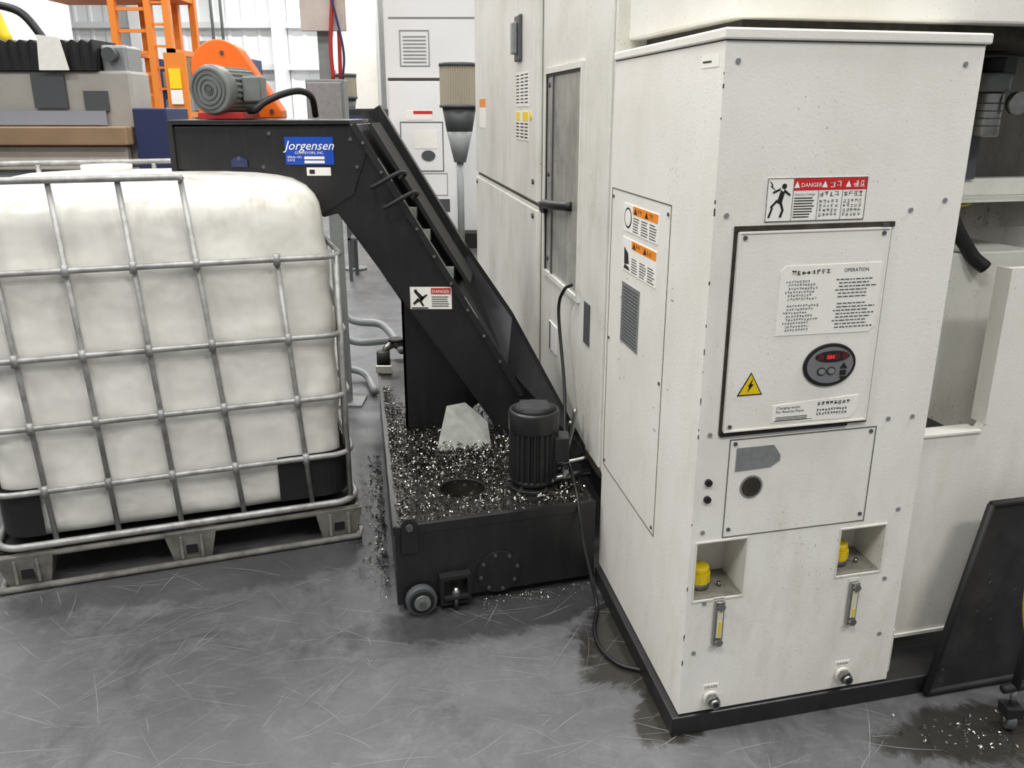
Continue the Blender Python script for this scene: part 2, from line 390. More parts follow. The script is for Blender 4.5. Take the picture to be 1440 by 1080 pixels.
tubes('hole_rim',[[hc+Vector((.083*math.cos(i*math.pi/24),.083*math.sin(i*math.pi/24),.309)) for i in range(48)]],.003,BLACKM,tank,closed=True)
tbox('rim_front',0,.70,-.004,.010,.285,.316,BLACK); tbox('rim_left',-.004,.010,0,2.0,.285,.316,BLACK)
TF=Face(T_O,(T_u.x,T_u.y))
TF.ell('access_plate',.35,.10,.078,.078,0,.006,BLACK,tank,bevel=.001)
for i in range(8):
    t=i*math.pi/4+.2; TF.bolt(.35+.066*math.cos(t),.10+.066*math.sin(t),.006,tank,GREYD,.006)
TF.frame('jack_bracket',.14,.245,.02,.125,.012,0,.035,BLACKM,tank)
TF.box('bracket_plate',.152,.233,.032,.113,0,.004,BLACK,tank)
TF.box('bracket_shelf',.152,.233,.045,.055,0,.05,BLACKM,tank)
cyl('jack_bolt',TF.p(.192,.003,.035),TF.p(.192,.085,.035),.008,STEEL,tank); cyl('jack_nut',TF.p(.192,.055,.035),TF.p(.192,.068,.035),.014,GREYD,tank,n=6,smooth=False)
TF.poly('lifting_lug',[(.02,.22),(.075,.22),(.075,.325),(.06,.345),(.035,.345),(.02,.325)],0,.012,BLACK,tank,bevel=.002)
TF.bolt(.047,.315,.012,tank,GREYD,.012,'lug_bolt')
def roller(fc,a,z,r,o0,par,nm='caster_wheel'):
    cyl(nm+'_tread',fc.p(a,z,o0),fc.p(a,z,o0+.032),r,GREYD,par,bevel=.004)
    cyl(nm+'_rim',fc.p(a,z,o0+.030),fc.p(a,z,o0+.036),r*.78,BLACKM,par)
    cyl(nm+'_hub',fc.p(a,z,o0+.034),fc.p(a,z,o0+.042),r*.52,GREYM,par)
    cyl(nm+'_axle',fc.p(a,z,o0+.03),fc.p(a,z,o0+.052),r*.22,STEEL,par,n=6,smooth=False)
roller(TF,.075,.053,.052,.012,tank)
TF.box('axle_mount',.05,.10,.03,.09,0,.014,BLACKM,tank)
for s,d in((.04,1.9),(.62,1.9),(.62,.1)): 
    cyl('foot',tp(s,d,0),tp(s,d,.03),.03,BLACKM,tank)
mesh('drip_tray',[(-.30,3.14,.312),(-.08,3.17,.312),(-.10,3.25,.40),(-.19,3.27,.475),(-.265,3.27,.46)],[[0,1,2,3,4]],M('pale_tray',(158,160,152),.4,var=.7,vscale=12,vcol=(92,90,82),speck=.6,sscale=50),tank,recalc=False)
tubes('discharge_pipe',[[(.13,2.80,.345),(.20,2.825,.35),(.28,2.85,.352)]],.014,STEEL,tank)
for p in((.13,2.80,.345),(.19,2.822,.35)): cyl('pipe_coupling',Vector(p)-Vector((.012,.004,0)),Vector(p)+Vector((.012,.004,0)),.022,STEEL,tank,n=8,smooth=False)
tubes('braided_lines',[[(.15,2.95,.33),(.2,3.0,.40),(.22,2.98,.5)],[(.17,2.9,.33),(.215,2.96,.42),(.235,2.98,.55)],[(.1,2.9,.33),(.18,2.86,.38),(.27,2.87,.40)]],.008,STEEL,tank,smooth=True)
pm=group('coolant_pump_motor'); pc=Vector((.077,2.83,0))
def pz(z):return pc+Vector((0,0,z))
cyl('mount_flange',pz(.308),pz(.325),.095,BLACK,pm,bevel=.003)
cyl('lower_bell',pz(.325),pz(.352),.075,BLACK,pm,r1=.083)
cyl('finned_body',pz(.352),pz(.53),.088,BLACK,pm,n=96,smooth=False,prof=lambda i:1.0 if i%4<2 else .9)
cyl('fan_cowl',pz(.525),pz(.605),.090,BLACK,pm,bevel=.008)
cyl('cowl_top',pz(.604),pz(.617),.082,BLACKM,pm,r1=.06)
for i in range(-4,5): abox('vent_slot',pc.x-.05,pc.x+.05,pc.y+i*.012-.002,pc.y+i*.012+.002,.617,.6185,GREYD,pm)
abox('terminal_box',pc.x+.07,pc.x+.125,pc.y-.05,pc.y+.03,.42,.51,BLACK,pm,bevel=.005)
for i in range(6):
    t=i*math.pi/3; cyl('flange_bolt',pz(.325)+Vector((.088*math.cos(t),.088*math.sin(t),0)),pz(.334)+Vector((.088*math.cos(t),.088*math.sin(t),0)),.007,STEEL,pm,n=6,smooth=False)

# ---------------------------------------------------------------- chip conveyor
cv=group('chip_conveyor'); C=Face((0,3.30),(1,0))
prof=[(-1.26,1.545),(-.587,1.552),(.0435,.498),(.16,.309),(-.04,.309),(-.088,.39),(-.665,1.227),(-.72,1.212),(-.87,1.365),(-1.26,1.39)]
C.poly('conveyor_casing',prof,0,-.42,BLACK,cv,bevel=.004)
C.box('head_cover',-1.27,-.60,1.552,1.568,.012,-.44,BLACK,cv,.003)
C.box('head_end_lip',-1.275,-1.255,1.38,1.56,.01,-.43,BLACKM,cv)
C.poly('head_side_plate',[(-.98,1.40),(-.87,1.372),(-.725,1.222),(-.60,1.30),(-.54,1.46),(-.595,1.54),(-.98,1.535)],0,.006,BLACK,cv)
def along(p,q,t): return (p[0]+(q[0]-p[0])*t,p[1]+(q[1]-p[1])*t)
U0,U1=(-.587,1.552),(.0435,.498); L0,L1=(-.665,1.227),(-.088,.39)
dx,dz=U1[0]-U0[0],U1[1]-U0[1]; l=math.hypot(dx,dz); nx,nz=-dz/l,dx/l
nx,nz=(nx,nz) if nx>0 else (-nx,-nz)
def strip(name,w0,w1,t0,t1,o0,o1,mat):
    a=along(U0,U1,t0);b_=along(U0,U1,t1)
    return C.poly(name,[(a[0]+nx*w0,a[1]+nz*w0),(b_[0]+nx*w0,b_[1]+nz*w0),(b_[0]+nx*w1,b_[1]+nz*w1),(a[0]+nx*w1,a[1]+nz*w1)],o0,o1,mat,cv)
strip('cover_flange_near',-.012,.012,.0,1.0,.016,.0,BLACKM)
strip('cover_plate',.0,.006,.02,.98,.0,-.42,BLACK)
strip('raised_hinge_strip',.035,.05,.02,.60,-.06,-.30,BLACKM)
strip('lid_far',.02,.075,-.03,.55,-.36,-.42,BLACK)
for i in range(9):
    a=along(U0,U1,.06+i*.1); cyl('cover_bolt',(a[0]-nx*.003,3.285,a[1]-nz*.003),(a[0]-nx*.003,3.278,a[1]-nz*.003),.006,STEEL,cv,n=8)
for t0,t1 in((.12,.2),(.25,.55),(.62,.7)): strip('bright_edge',.012,.0135,t0,t1,.016,.004,GALV)  # bright metal strips along parts of the cover edge
for t in(.30,.38,.52):
    a=along(U0,U1,t); C.box('clip_plate',a[0]-.005,a[0]+.03,a[1]-.03,a[1]+.01,-.02,-.06,GALV,cv)
for t in(.20,.27):
    a=along(U0,U1,t)
    tubes('grab_handle',[[(a[0]-.06,3.29,a[1]-.01),(a[0]-.06,3.25,a[1]-.01),(a[0]-.05,3.23,a[1]-.008),(a[0]+.03,3.24,a[1]+.035),(a[0]+.055,3.27,a[1]+.04),(a[0]+.055,3.33,a[1]+.03),(a[0]+.03,3.34,a[1]+.01)]],.008,BLACKM,cv,smooth=True)
mesh('chip_guard_sheet',[(-.63,3.74,1.575),(-.57,3.74,1.50),(-.22,3.70,1.05),(.0,3.45,.78),(.265,2.93,.40),(.22,2.96,.33),(.03,3.32,.50),(-.02,3.35,.60),(-.35,3.60,1.16)],[[0,1,2,8],[2,3,7,8],[3,4,5,6,7]],BLACK,cv,recalc=False)
mesh('chip_guard_lip',[(-.63,3.75,1.60),(-.22,3.71,1.08),(.0,3.46,.81),(.27,2.925,.425),(.265,2.93,.40),(.0,3.45,.78),(-.22,3.70,1.05),(-.63,3.74,1.575)],[[0,1,6,7],[1,2,5,6],[2,3,4,5]],BLACKM,cv,recalc=False)
C.poly('support_leg',[(-.45,.308),(-.30,.308),(-.30,.70),(-.36,.80),(-.45,.93)],-.10,-.12,BLACK,cv)
C.poly('support_leg_far',[(-.45,.308),(-.34,.308),(-.34,.76),(-.45,.93)],-.32,-.34,BLACK,cv)
C.box('support_web',-.45,-.44,.308,.9,-.10,-.34,BLACK,cv)
C.poly('support_gusset',[(-.30,.308),(-.27,.308),(-.12,.45),(-.17,.52),(-.30,.70)],-.10,-.11,BLACK,cv)
C.poly('lower_gusset',[(-.30,.40),(-.09,.40),(-.09,.38),(-.05,.31),(-.02,.31),(-.02,.42),(-.30,.60)],-.22,-.23,BLACKM,cv)
C.box('nameplate',-.845,-.665,1.408,1.508,.006,.009,BLUE,cv)
C.text('nameplate_script','Jorgensen',-.755,1.462,.046,INKW,cv,.0105,'CENTER',shear=.35)
C.text('nameplate_sub','CONVEYORS, INC.',-.755,1.447,.013,INKW,cv,.0105,'CENTER')
C.text('nameplate_serial','SERIAL NO.\nDATE',-.838,1.432,.011,INKW,cv,.0105)
C.rects('serial_field',[(-.775,-.70,1.428,1.438),(-.775,-.70,1.413,1.423)],.009,.0105,WL,cv)
C.box('torn_sticker',-.77,-.68,1.368,1.398,.006,.0075,WL,cv); C.box('torn_mark',-.76,-.74,1.375,1.39,.0075,.0085,INK,cv)
C.box('warning_label',-.40,-.237,.855,.943,.0,.002,WL,cv)
C.box('warning_red',-.318,-.241,.915,.939,.002,.003,REDL,cv)
C.text('warning_word','DANGER',-.279,.920,.017,INKW,cv,.0036,'CENTER')
C.rects('warning_line',[(-.316,-.245+random.uniform(-.01,0),.902-i*.009,.905-i*.009) for i in range(5)]+[(-.395,-.33,.857,.862)],.002,.003,INK,cv)
C.polys('pictogram',[[(-.385,.925),(-.37,.925),(-.345,.90),(-.355,.885)],[(-.36,.90),(-.335,.915),(-.332,.91),(-.355,.89)],[(-.36,.89),(-.385,.872),(-.39,.878),(-.37,.90)],[(-.36,.895),(-.345,.868),(-.352,.866),(-.368,.89)]],.002,.003,INK,cv)
C.ell('pictogram_head',-.378,.928,.006,.006,.002,.003,INK,cv)
for a,z in((-1.02,1.43),(-.93,1.40),(-.60,1.50),(-.9,1.52),(-.58,1.40)): C.bolt(a,z,.007,cv,GREYD,.006)
C.poly('sight_bracket',[(-1.02,1.44),(-.99,1.425),(-.99,1.40),(-1.05,1.40),(-1.05,1.425)],0,.01,BLUEP,cv)
dm=group('conveyor_drive_motor')
ax=Vector((.30,.954,0)); m0=Vector((-1.115,3.32,1.675))
cyl('fan_cowl',m0,m0+ax*.06,.088,GREYM,dm,bevel=.012)
cyl('finned_body',m0+ax*.055,m0+ax*.22,.083,GREYM,dm,n=96,smooth=False,prof=lambda i:1.0 if i%4<2 else .92)
cyl('end_bell',m0+ax*.22,m0+ax*.25,.08,GREYM,dm,r1=.05)
side=Vector((.954,-.30,0))
tubes('vent_rings',[[m0-ax*.001+side*(r*math.cos(i*math.pi/16))+Vector((0,0,r*math.sin(i*math.pi/16))) for i in range(32)] for r in(.018,.036,.054,.07)],.0035,GREYD,dm,closed=True,n=6)
cyl('cowl_centre',m0-ax*.004,m0,.012,GREYD,dm)
q=m0+ax*.13+Vector((.10,-.02,0)); abox('terminal_box',q.x-.035,q.x+.035,q.y-.045,q.y+.045,q.z-.045,q.z+.05,GREYM,dm,bevel=.008)
abox('base_foot',-1.17,-1.0,3.33,3.55,1.570,1.595,REDP,dm,bevel=.003)
cg=group('chain_guard')
G=Face((0,3.62),(1,0)); pts=[]
for i in range(25):
    t=math.radians(40+i*(195)/24); pts.append((-1.165+.115*math.cos(t),1.755+.115*math.sin(t)))
pts+=[(-1.24,1.57),(-.93,1.57),(-.93,1.60)]
G.poly('guard_shell',pts,0,-.08,ORANGE,cg,bevel=.006)
for a,z in((-1.15,1.82),(-1.02,1.66),(-.97,1.6)): G.bolt(a,z,.008,cg,GREYD)
tubes('motor_power_hose',[[(-.985,3.36,1.60),(-.95,3.33,1.605),(-.92,3.34,1.63),(-.86,3.38,1.66),(-.81,3.45,1.672),(-.79,3.55,1.65),(-.79,3.6,1.58)]],.013,RUBBER,None,smooth=True)
jb=group('electrical_junction_box')
abox('enclosure',-1.03,-.84,4.5,4.62,1.50,1.75,GREY,jb,bevel=.006); abox('door',-1.02,-.85,4.49,4.5,1.515,1.735,GREYP,jb,bevel=.003)
abox('post',-.98,-.92,4.62,4.68,0,2.35,GREY,jb); abox('base_plate',-1.05,-.85,4.56,4.74,0,.012,GREY,jb)
tubes('conduits',[[(-.90,4.56,1.75),(-.90,4.56,1.95),(-.86,4.56,2.3)],[(-.87,4.6,1.75),(-.87,4.6,2.1),(-.93,4.6,2.4)]],.010,REDP,jb,smooth=True)
tubes('cable_blue',[[(-.85,4.55,1.75),(-.84,4.55,1.9),(-.9,4.55,2.2)]],.006,BLUEP,jb,smooth=True)
abox('top_sign',-1.05,-.83,4.58,4.62,1.98,2.3,M('tan_sign',(185,172,164),.6,var=.5,vscale=9,vcol=(150,135,128)),jb)

# ---------------------------------------------------------------- chips
v=[];f=[];v2=[];f2=[]
def chip(P,sc,V,Fc):
    R=Matrix.Rotation(random.uniform(0,6.28),3,'Z')@Matrix.Rotation(random.uniform(-1.2,1.2),3,'X')@Matrix.Rotation(random.uniform(-1,1),3,'Y')
    r=random.uniform(.003,.0075)*sc; w=random.uniform(.0010,.0022)*sc; tot=random.uniform(1.8,6.5); n=6; q0=len(V); pit=random.uniform(0,.004)
    pp=[]
    for i in range(n+1):
        t=tot*i/n
        for s in(-1,1): pp.append(R@Vector((r*math.cos(t),r*math.sin(t),s*w+pit*i/2)))
    mn=min(p.z for p in pp)
    for p in pp: V.append((P.x+p.x,P.y+p.y,P.z+p.z-mn))
    for i in range(n): Fc.append([q0+2*i,q0+2*i+1,q0+2*i+3,q0+2*i+2])
def okc(p):
    return math.hypot(p.x-hc.x,p.y-hc.y)>.088 and math.hypot(p.x-pc.x,p.y-pc.y)>.10
def scatter(N,fs_,fd,h,dark=.35,sc=1):
    for _ in range(N):
        s,d=fs_(),fd()
        if not(.015<s<.68 and .015<d<1.9): continue
        p=tp(s,d,.3085)
        if not okc(p): continue
        p.z+=random.random()**2*h
        if random.random()<dark: chip(p,sc,v2,f2)
        else: chip(p,sc,v,f)
G_=random.gauss
scatter(2300,lambda:G_(.34,.14),lambda:G_(.55,.13),.03,.5)
scatter(1500,lambda:G_(.12,.08),lambda:G_(.62,.32),.010,.5)
scatter(3000,lambda:random.uniform(.015,.68),lambda:random.uniform(.02,1.25),.004,.5,.85)
scatter(700,lambda:.015+abs(G_(0,.025)),lambda:random.uniform(.03,1.5),.006,.35,.9)
scatter(1200,lambda:G_(.59,.055),lambda:G_(.45,.2),.05,.3,1.2)
scatter(900,lambda:G_(.58,.07),lambda:G_(.22,.10),.02,.35,1.0)
scatter(700,lambda:G_(.34,.07),lambda:G_(.26,.12),.008,.4,.9)
for _ in range(260):
    d=random.uniform(.15,1.4); p=tp(-.02-abs(G_(0,.03)),d,.001); chip(p,1.0,v2,f2)
for _ in range(110):
    p=tp(-.02-abs(G_(0,.045)),random.uniform(.1,1.2),.001); chip(p,.9,v,f)
for _ in range(80):
    chip(Vector((1.22+G_(0,.10),1.90+G_(0,.04),.002)),.9,v,f)
for _ in range(110):
    p=Vector((random.uniform(-.1,.3),0,.002)); p.y=2.487+.3*(p.x+.381)-.01-random.random()**2*.06; chip(p,.7,v,f)
ch=group('metal_chips')
mesh('bright_chips',v,f,CHIP,ch,recalc=False); mesh('oily_chips',v2,f2,CHIPD,ch,recalc=False)

# ---------------------------------------------------------------- machining centre
mc=group('machining_center')
prism('main_body',[(-.226,5.97),(.31,2.72),(2.6,3.28),(2.1,6.5)],.40,3.0,WHITE2,mc,bevel=.004)
prism('machine_base',[(-.02,5.9),(.45,2.95),(2.5,3.45),(2.0,6.4)],0,.40,BLACKM,mc)
prism('upper_guard',[(.50,2.06),(2.2,2.47),(2.0,3.25),(.345,2.75)],1.80,2.6,WHITE,mc,bevel=.006)
prism('upper_gap',[(.53,2.12),(2.1,2.50),(1.95,3.1),(.40,2.72)],1.766,1.80,GRIME,mc)
W=Face((-.226,5.97),(.1628,-.9867))
W.box('seam_door',2.186,2.196,.40,3.0,-.002,.0015,SEAM,mc)
W.box('seam_post',3.128,3.134,.40,3.0,-.002,.0015,SEAM,mc)
W.box('seam_horizontal',.0,2.19,1.192,1.202,-.002,.0015,SEAM,mc)
W.box('raised_lower_cover',.02,2.17,.42,1.18,0,.02,WHITE2,mc,.004)
W.box('raised_upper_cover',.02,2.17,1.215,2.98,0,.02,WHITE2,mc,.004)
W.box('bottom_trim',0,3.29,.385,.41,-.05,.006,GRIME,mc)
W.frame('window_frame',2.28,2.92,.925,1.762,.02,0,.012,WHITE2,mc)
W.box('side_window',2.30,2.90,.945,1.742,0,.003,WINW,mc)
W.box('window_inner_edge',2.42,2.435,.945,1.742,.003,.008,GREYD,mc)
W.box('window_gasket',2.30,2.31,.945,1.742,.003,.008,INK,mc); W.box('window_gasket_top',2.30,2.90,1.732,1.742,.003,.008,INK,mc)
for z in(1.0,1.35,1.7): W.bolt(2.35,z,.01,mc,GREYD,.003)
tubes('window_hose',[[W.p(2.30,1.20,.015),W.p(2.42,1.235,.04),W.p(2.62,1.25,.04),W.p(2.78,1.26,.01)]],.018,RUBBER,mc,smooth=True)
W.box('latch_plate',1.66,1.80,1.82,2.02,.02,.035,GREYD,mc,.006); W.box('latch_lever',1.70,1.755,1.85,1.99,.035,.06,GREYP,mc,.006)
W.box('latch_top',1.70,1.9,2.10,2.22,.02,.03,WL,mc)
W.box('rule_label',1.64,1.97,1.62,1.77,.02,.022,WL,mc)
W.box('rule_label_lower',1.64,1.97,1.47,1.60,.02,.022,WL,mc); W.rects('label_yellow',[(1.65,1.75,1.555,1.595),(1.83,1.97,1.555,1.595)],.022,.023,YELL,mc)
W.rects('label_lines',[(a,a+.08,1.755-j*.015,1.760-j*.015) for j in range(9) for a in(1.65,1.77,1.88)]+[(a,a+.08,1.54-j*.015,1.546-j*.015) for j in range(5) for a in(1.65,1.77,1.88)],.022,.023,INK,mc)
W.ell('yellow_dot',2.02,1.58,.02,.02,.02,.023,YELL,mc)
W.box('orange_label',.25,.52,1.62,1.67,.02,.022,ORL,mc); W.box('orange_label_body',.25,.52,1.50,1.62,.02,.022,WL,mc)
for a,z in((.1,1.15),(2.1,1.15),(.1,.5),(2.1,.5),(2.1,1.3),(1.0,.5)): W.bolt(a,z,.012,mc,GREYD,.02)
W.box('latch_slot',3.0,3.08,.80,.95,0,.004,GREYD,mc)
W.box('corner_strip',3.15,3.28,.42,3.0,0,.010,WHITE2,mc,.003)
W.box('small_plate',2.40,2.55,.62,.74,0,.006,WHITEF,mc,.002)
W.box('small_plate_line',2.42,2.44,.62,.74,.006,.008,GREYD,mc)
tubes('power_cable',[[(.215,3.05,1.0),(.195,3.15,.96),(.18,3.22,.86),(.20,3.1,.6),(.20,2.95,.42),(.225,2.70,.335),(.243,2.61,.20),(.27,2.55,.09),(.285,2.50,.015),(.265,2.38,.008),(.275,2.28,.008),(.32,2.20,.008),(.38,2.17,.008),(.405,2.165,.008)]],.0065,RUBBER,None,smooth=True)

# ---------------------------------------------------------------- control cabinet
cb=group('machine_control_cabinet')
CO=Vector((.445,1.905,0));Cu=Vector((.9715,.237,0)).normalized();Cv=Vector((-.1644,.9864,0)).normalized()
def c3(s,d,z): return CO+Cu*s+Cv*d+Vector((0,0,z))
def cp(s,d): q=CO+Cu*s+Cv*d; return (q.x,q.y)
def cfoot(s0,s1,d0,d1): return [cp(s0,d0),cp(s1,d0),cp(s1,d1),cp(s0,d1)]
WD=.637; Z0,Z1=.062,1.742
F=Face(CO.xy,(Cu.x,Cu.y))
rec=[(.018,.155,.405,.569),(.427,.56,.42,.558)]
xs=[0,.018,.155,.427,.56,WD]; zs=[Z0,.405,.42,.558,.569,Z1]
v=[];f=[]
def addq(*p):
    q=len(v); v.extend(p); f.append([q,q+1,q+2,q+3])
for i in range(5):
    for j in range(5):
        xm=(xs[i]+xs[i+1])/2; zm=(zs[j]+zs[j+1])/2
        if any(a<xm<b_ and c_<zm<d_ for a,b_,c_,d_ in rec): continue
        addq(c3(xs[i],0,zs[j]),c3(xs[i+1],0,zs[j]),c3(xs[i+1],0,zs[j+1]),c3(xs[i],0,zs[j+1]))
addq(c3(0,.82,Z0),c3(0,0,Z0),c3(0,0,Z1),c3(0,.82,Z1)); addq(c3(WD,0,Z0),c3(WD,.82,Z0),c3(WD,.82,Z1),c3(WD,0,Z1))
addq(c3(WD,.82,Z0),c3(0,.82,Z0),c3(0,.82,Z1),c3(WD,.82,Z1)); addq(c3(0,0,Z1),c3(WD,0,Z1),c3(WD,.82,Z1),c3(0,.82,Z1)); addq(c3(0,0,Z0),c3(0,.82,Z0),c3(WD,.82,Z0),c3(WD,0,Z0))
for a,b_,c_,d_ in rec:
    E=.13
    addq(c3(a,E,c_),c3(b_,E,c_),c3(b_,E,d_),c3(a,E,d_)); addq(c3(a,0,c_),c3(a,E,c_),c3(a,E,d_),c3(a,0,d_)); addq(c3(b_,0,c_),c3(b_,E,c_),c3(b_,E,d_),c3(b_,0,d_))
    addq(c3(a,0,c_),c3(b_,0,c_),c3(b_,E,c_),c3(a,E,c_)); addq(c3(a,0,d_),c3(b_,0,d_),c3(b_,E,d_),c3(a,E,d_))
mesh('cabinet_body',v,f,WHITE,cb,recalc=False)
prism('cabinet_top_cap',cfoot(-.006,WD+.012,-.008,.825),1.742,1.765,WHITE,cb,bevel=.004)
prism('cap_seam',cfoot(-.001,WD-.002,-.001,.82),1.7395,1.743,SEAM,cb)
prism('base_plinth',cfoot(-.02,1.0,-.01,.80),.0,.058,BLACK,cb,bevel=.004)
prism('base_gap',cfoot(.002,WD-.002,.003,.80),.056,.064,SEAM,cb)
prism('side_foot',cfoot(WD-.01,WD+.03,.03,.10),.058,.20,WHITE2,cb,bevel=.003)
F.frame('door_gasket',.052,.455,.858,1.352,.007,0,.0035,GRIME,cb)
F.box('door_panel',.060,.447,.866,1.343,0,.010,WHITE,cb,.003)
F.frame('door_return',.060,.447,.866,1.343,.004,.010,.0125,WHITE,cb)
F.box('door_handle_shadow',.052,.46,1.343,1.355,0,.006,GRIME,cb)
F.box('door_bottom_grime',.055,.40,.853,.862,0,.006,INK,cb)
F.frame('lower_panel_seam',.085,.490,.578,.842,.0018,0,.0015,SEAM,cb)
for a,z in((.10,.60),(.475,.60),(.475,.83),(.10,.83)): F.bolt(a,z,.005,cb,GREYD)
for a,z in((.035,.735),(.035,.69)): F.ell('knob',a,z,.009,.009,0,.008,INK,cb,n=16)
F.ell('hole_ring',.153,.711,.031,.031,0,.0015,GREYP,cb)
F.ell('hole_inside',.153,.711,.026,.026,-.04,.002,GRIME,cb)
F.poly('grey_sticker',[(.105,.757),(.20,.760),(.225,.775),(.225,.79),(.205,.818),(.105,.818)],0,.002,GREYP,cb)
for a,z in((.03,1.70),(.59,1.70),(.03,1.38),(.50,1.38),(.59,1.40),(.03,.86),(.52,.86),(.59,.86),(.03,.60),(.59,.60),(.03,.25),(.59,.22),(.05,.395),(.58,.395)): F.bolt(a,z,.0055,cb,GREYP)
F.box('danger_label',.124,.376,1.362,1.458,0,.0015,WL,cb); F.frame('danger_border',.124,.376,1.362,1.458,.0015,.0015,.002,INK,cb)
F.box('danger_red',.189,.374,1.430,1.456,.0015,.002,REDL,cb)
F.text('danger_word','DANGER',.233,1.4375,.013,INKW,cb,.0028,'CENTER')
F.kanji('danger_cjk',2,.280,1.436,.014,INKW,cb,.002,.0026); F.kanji('danger_cjk',2,.340,1.436,.014,INKW,cb,.002,.0026)
F.polys('danger_tri',[[(a-.008,1.436),(a+.006,1.436),(a-.001,1.450)] for a in(.198,.268,.328)],.002,.0026,INKW,cb)
F.text('hazard_text','Hazardous Voltage',.192,1.4195,.0068,INK,cb,.0028)
F.kanji('hazard_cjk',4,.256,1.416,.011,INK,cb,.0015,.002);F.kanji('hazard_cjk',4,.318,1.416,.011,INK,cb,.0015,.002)
F.rects('danger_dividers',[(.2525,.2535,1.364,1.43),(.3135,.3145,1.364,1.43),(.1885,.1895,1.364,1.456)],.0015,.002,INK,cb)
F.rects('danger_fine',[(.193,.248-random.random()*.015,1.412-j*.006,1.4145-j*.006) for j in range(8)],.0015,.002,INK,cb)
for j in range(4):
    F.kanji('fine_cjk',5,.257,1.401-j*.010,.008,GREYD,cb,.0015,.002,1.25);F.kanji('fine_cjk',5,.318,1.401-j*.010,.008,GREYD,cb,.0015,.002,1.25)
F.polys('shock_picto',[[(.158,1.432),(.168,1.426),(.162,1.400),(.150,1.404)],[(.156,1.431),(.140,1.424),(.138,1.428),(.158,1.437)],[(.165,1.428),(.181,1.418),(.183,1.422),(.167,1.434)],
 [(.151,1.406),(.138,1.392),(.134,1.395),(.150,1.412)],[(.138,1.395),(.130,1.372),(.135,1.371),(.142,1.393)],[(.157,1.403),(.164,1.386),(.169,1.388),(.163,1.404)],[(.164,1.389),(.158,1.372),(.164,1.371),(.169,1.388)],
 [(.128,1.454),(.138,1.444),(.134,1.443),(.146,1.430),(.132,1.440),(.136,1.441)]],.0015,.0022,INK,cb)
F.ell('picto_head',.166,1.440,.006,.006,.0015,.0022,INK,cb)
F.poly('operation_sheet',[(.172,1.098),(.42,1.095),(.437,1.11),(.437,1.262),(.185,1.262),(.172,1.25)],.010,.0115,WL,cb)
F.text('op_title','OPERATION',.335,1.243,.012,INK,cb,.0125,'LEFT'); F.kanji('op_title_jp',8,.20,1.240,.0115,INK,cb,.0115,.0122,1.1)
random.seed(3)
L=[]
for j in range(15):
    if j==6: continue
    e=.008 if j%3 else 0
    F.kanji('op_jp',int(random.uniform(9,13)),.187+e,1.2225-j*.0082,.0052,GREYD,cb,.0115,.0121,1.35)
    x=.318+e; x1=.43-random.random()*.03
    while x<x1: w=random.uniform(.004,.014); L.append((x,min(x+w,x1),1.224-j*.0082,1.2265-j*.0082)); x+=w+.003
F.rects('op_english_lines',L,.0115,.0122,GREYD,cb)
F.ell('display_bezel',.325,1.018,.071,.054,.010,.015,INK,cb,bevel=.002)
F.ell('display_face',.325,1.018,.062,.045,.015,.0165,M('keypad_grey',(118,118,120),.4),cb)
F.ell('display_window',.328,1.040,.046,.014,.0165,.018,INK,cb)
for i in range(4): F.ell('led',.296+i*.0215,1.040,.0085,.0085,.018,.0186,LEDL,cb,n=20)
F.text('digits','888',.312,1.0345,.014,LED,cb,.0192)
for i,a in enumerate((.302,.328)):
    F.ell('button_ring',a,1.004,.012,.010,.0165,.018,INK,cb,n=20); F.ell('button',a,1.004,.009,.007,.018,.0195,GREYP,cb,n=20)
F.polys('arrow_button',[[(.351,1.009),(.371,1.009),(.361,1.023)],[(.353,.992),(.369,.992),(.369,1.004),(.353,1.004)],[(.353,.988),(.369,.988),(.361,.976)]],.0165,.0185,INK,cb)
F.poly('triangle_border',[(.087,.956),(.153,.956),(.120,1.013)],.010,.0112,INK,cb,); F.poly('triangle',[(.092,.959),(.148,.959),(.120,1.008)],.0112,.012,YEL,cb)
F.polys('bolt_picto',[[(.125,.998),(.113,.979),(.121,.979)],[(.118,.984),(.128,.984),(.113,.964)]],.012,.0126,INK,cb)
F.poly('warning_sticker',[(.185,.880),(.40,.876),(.418,.90),(.418,.935),(.25,.928),(.185,.924)],.010,.0114,WL,cb)
F.text('sticker_text','Changing works\nFor Reverse Phase',.194,.914,.010,INK,cb,.0124)
F.kanji('sticker_jp',8,.305,.915,.010,INK,cb,.0114,.0122)
F.rects('sticker_lines',[(.195,.28,.892-j*.004,.8935-j*.004) for j in range(3)]+[(.19,.295,.883,.884)],.0114,.012,INK,cb)
for j in range(2): F.kanji('sticker_jp_small',11,.305,.901-j*.010,.006,INK,cb,.0114,.0122,1.3)
for a,z in((.075,1.33),(.43,1.33),(.075,.88)): F.bolt(a,z,.005,cb,GREYD,.010)
F.box('handle_latch',.425,.44,1.338,1.352,.003,.012,GREYD,cb)
def cap(s,d,z0):
    b0=c3(s,d,z0)
    cyl('filler_neck',b0,b0+Vector((0,0,.02)),.028,STEEL,cb)
    cyl('filler_cap',b0+Vector((0,0,.018)),b0+Vector((0,0,.045)),.030,YEL,cb,n=48,smooth=False,prof=lambda i:1 if i%4<2 else .95)
    cyl('filler_cap_top',b0+Vector((0,0,.045)),b0+Vector((0,0,.062)),.026,YEL,cb,bevel=.003)
    cyl('filler_bolt',b0+Vector((.055,.0,0)),b0+Vector((.055,.0,.012)),.006,STEEL,cb,n=6)
for (s0,s1,z0) in((.02,.153,.4055),(.429,.558,.4205)): prism('recess_floor',cfoot(s0,s1,.002,.128),z0,z0+.004,DIRTY,cb)
cap(.055,.06,.41); cap(.462,.06,.425)
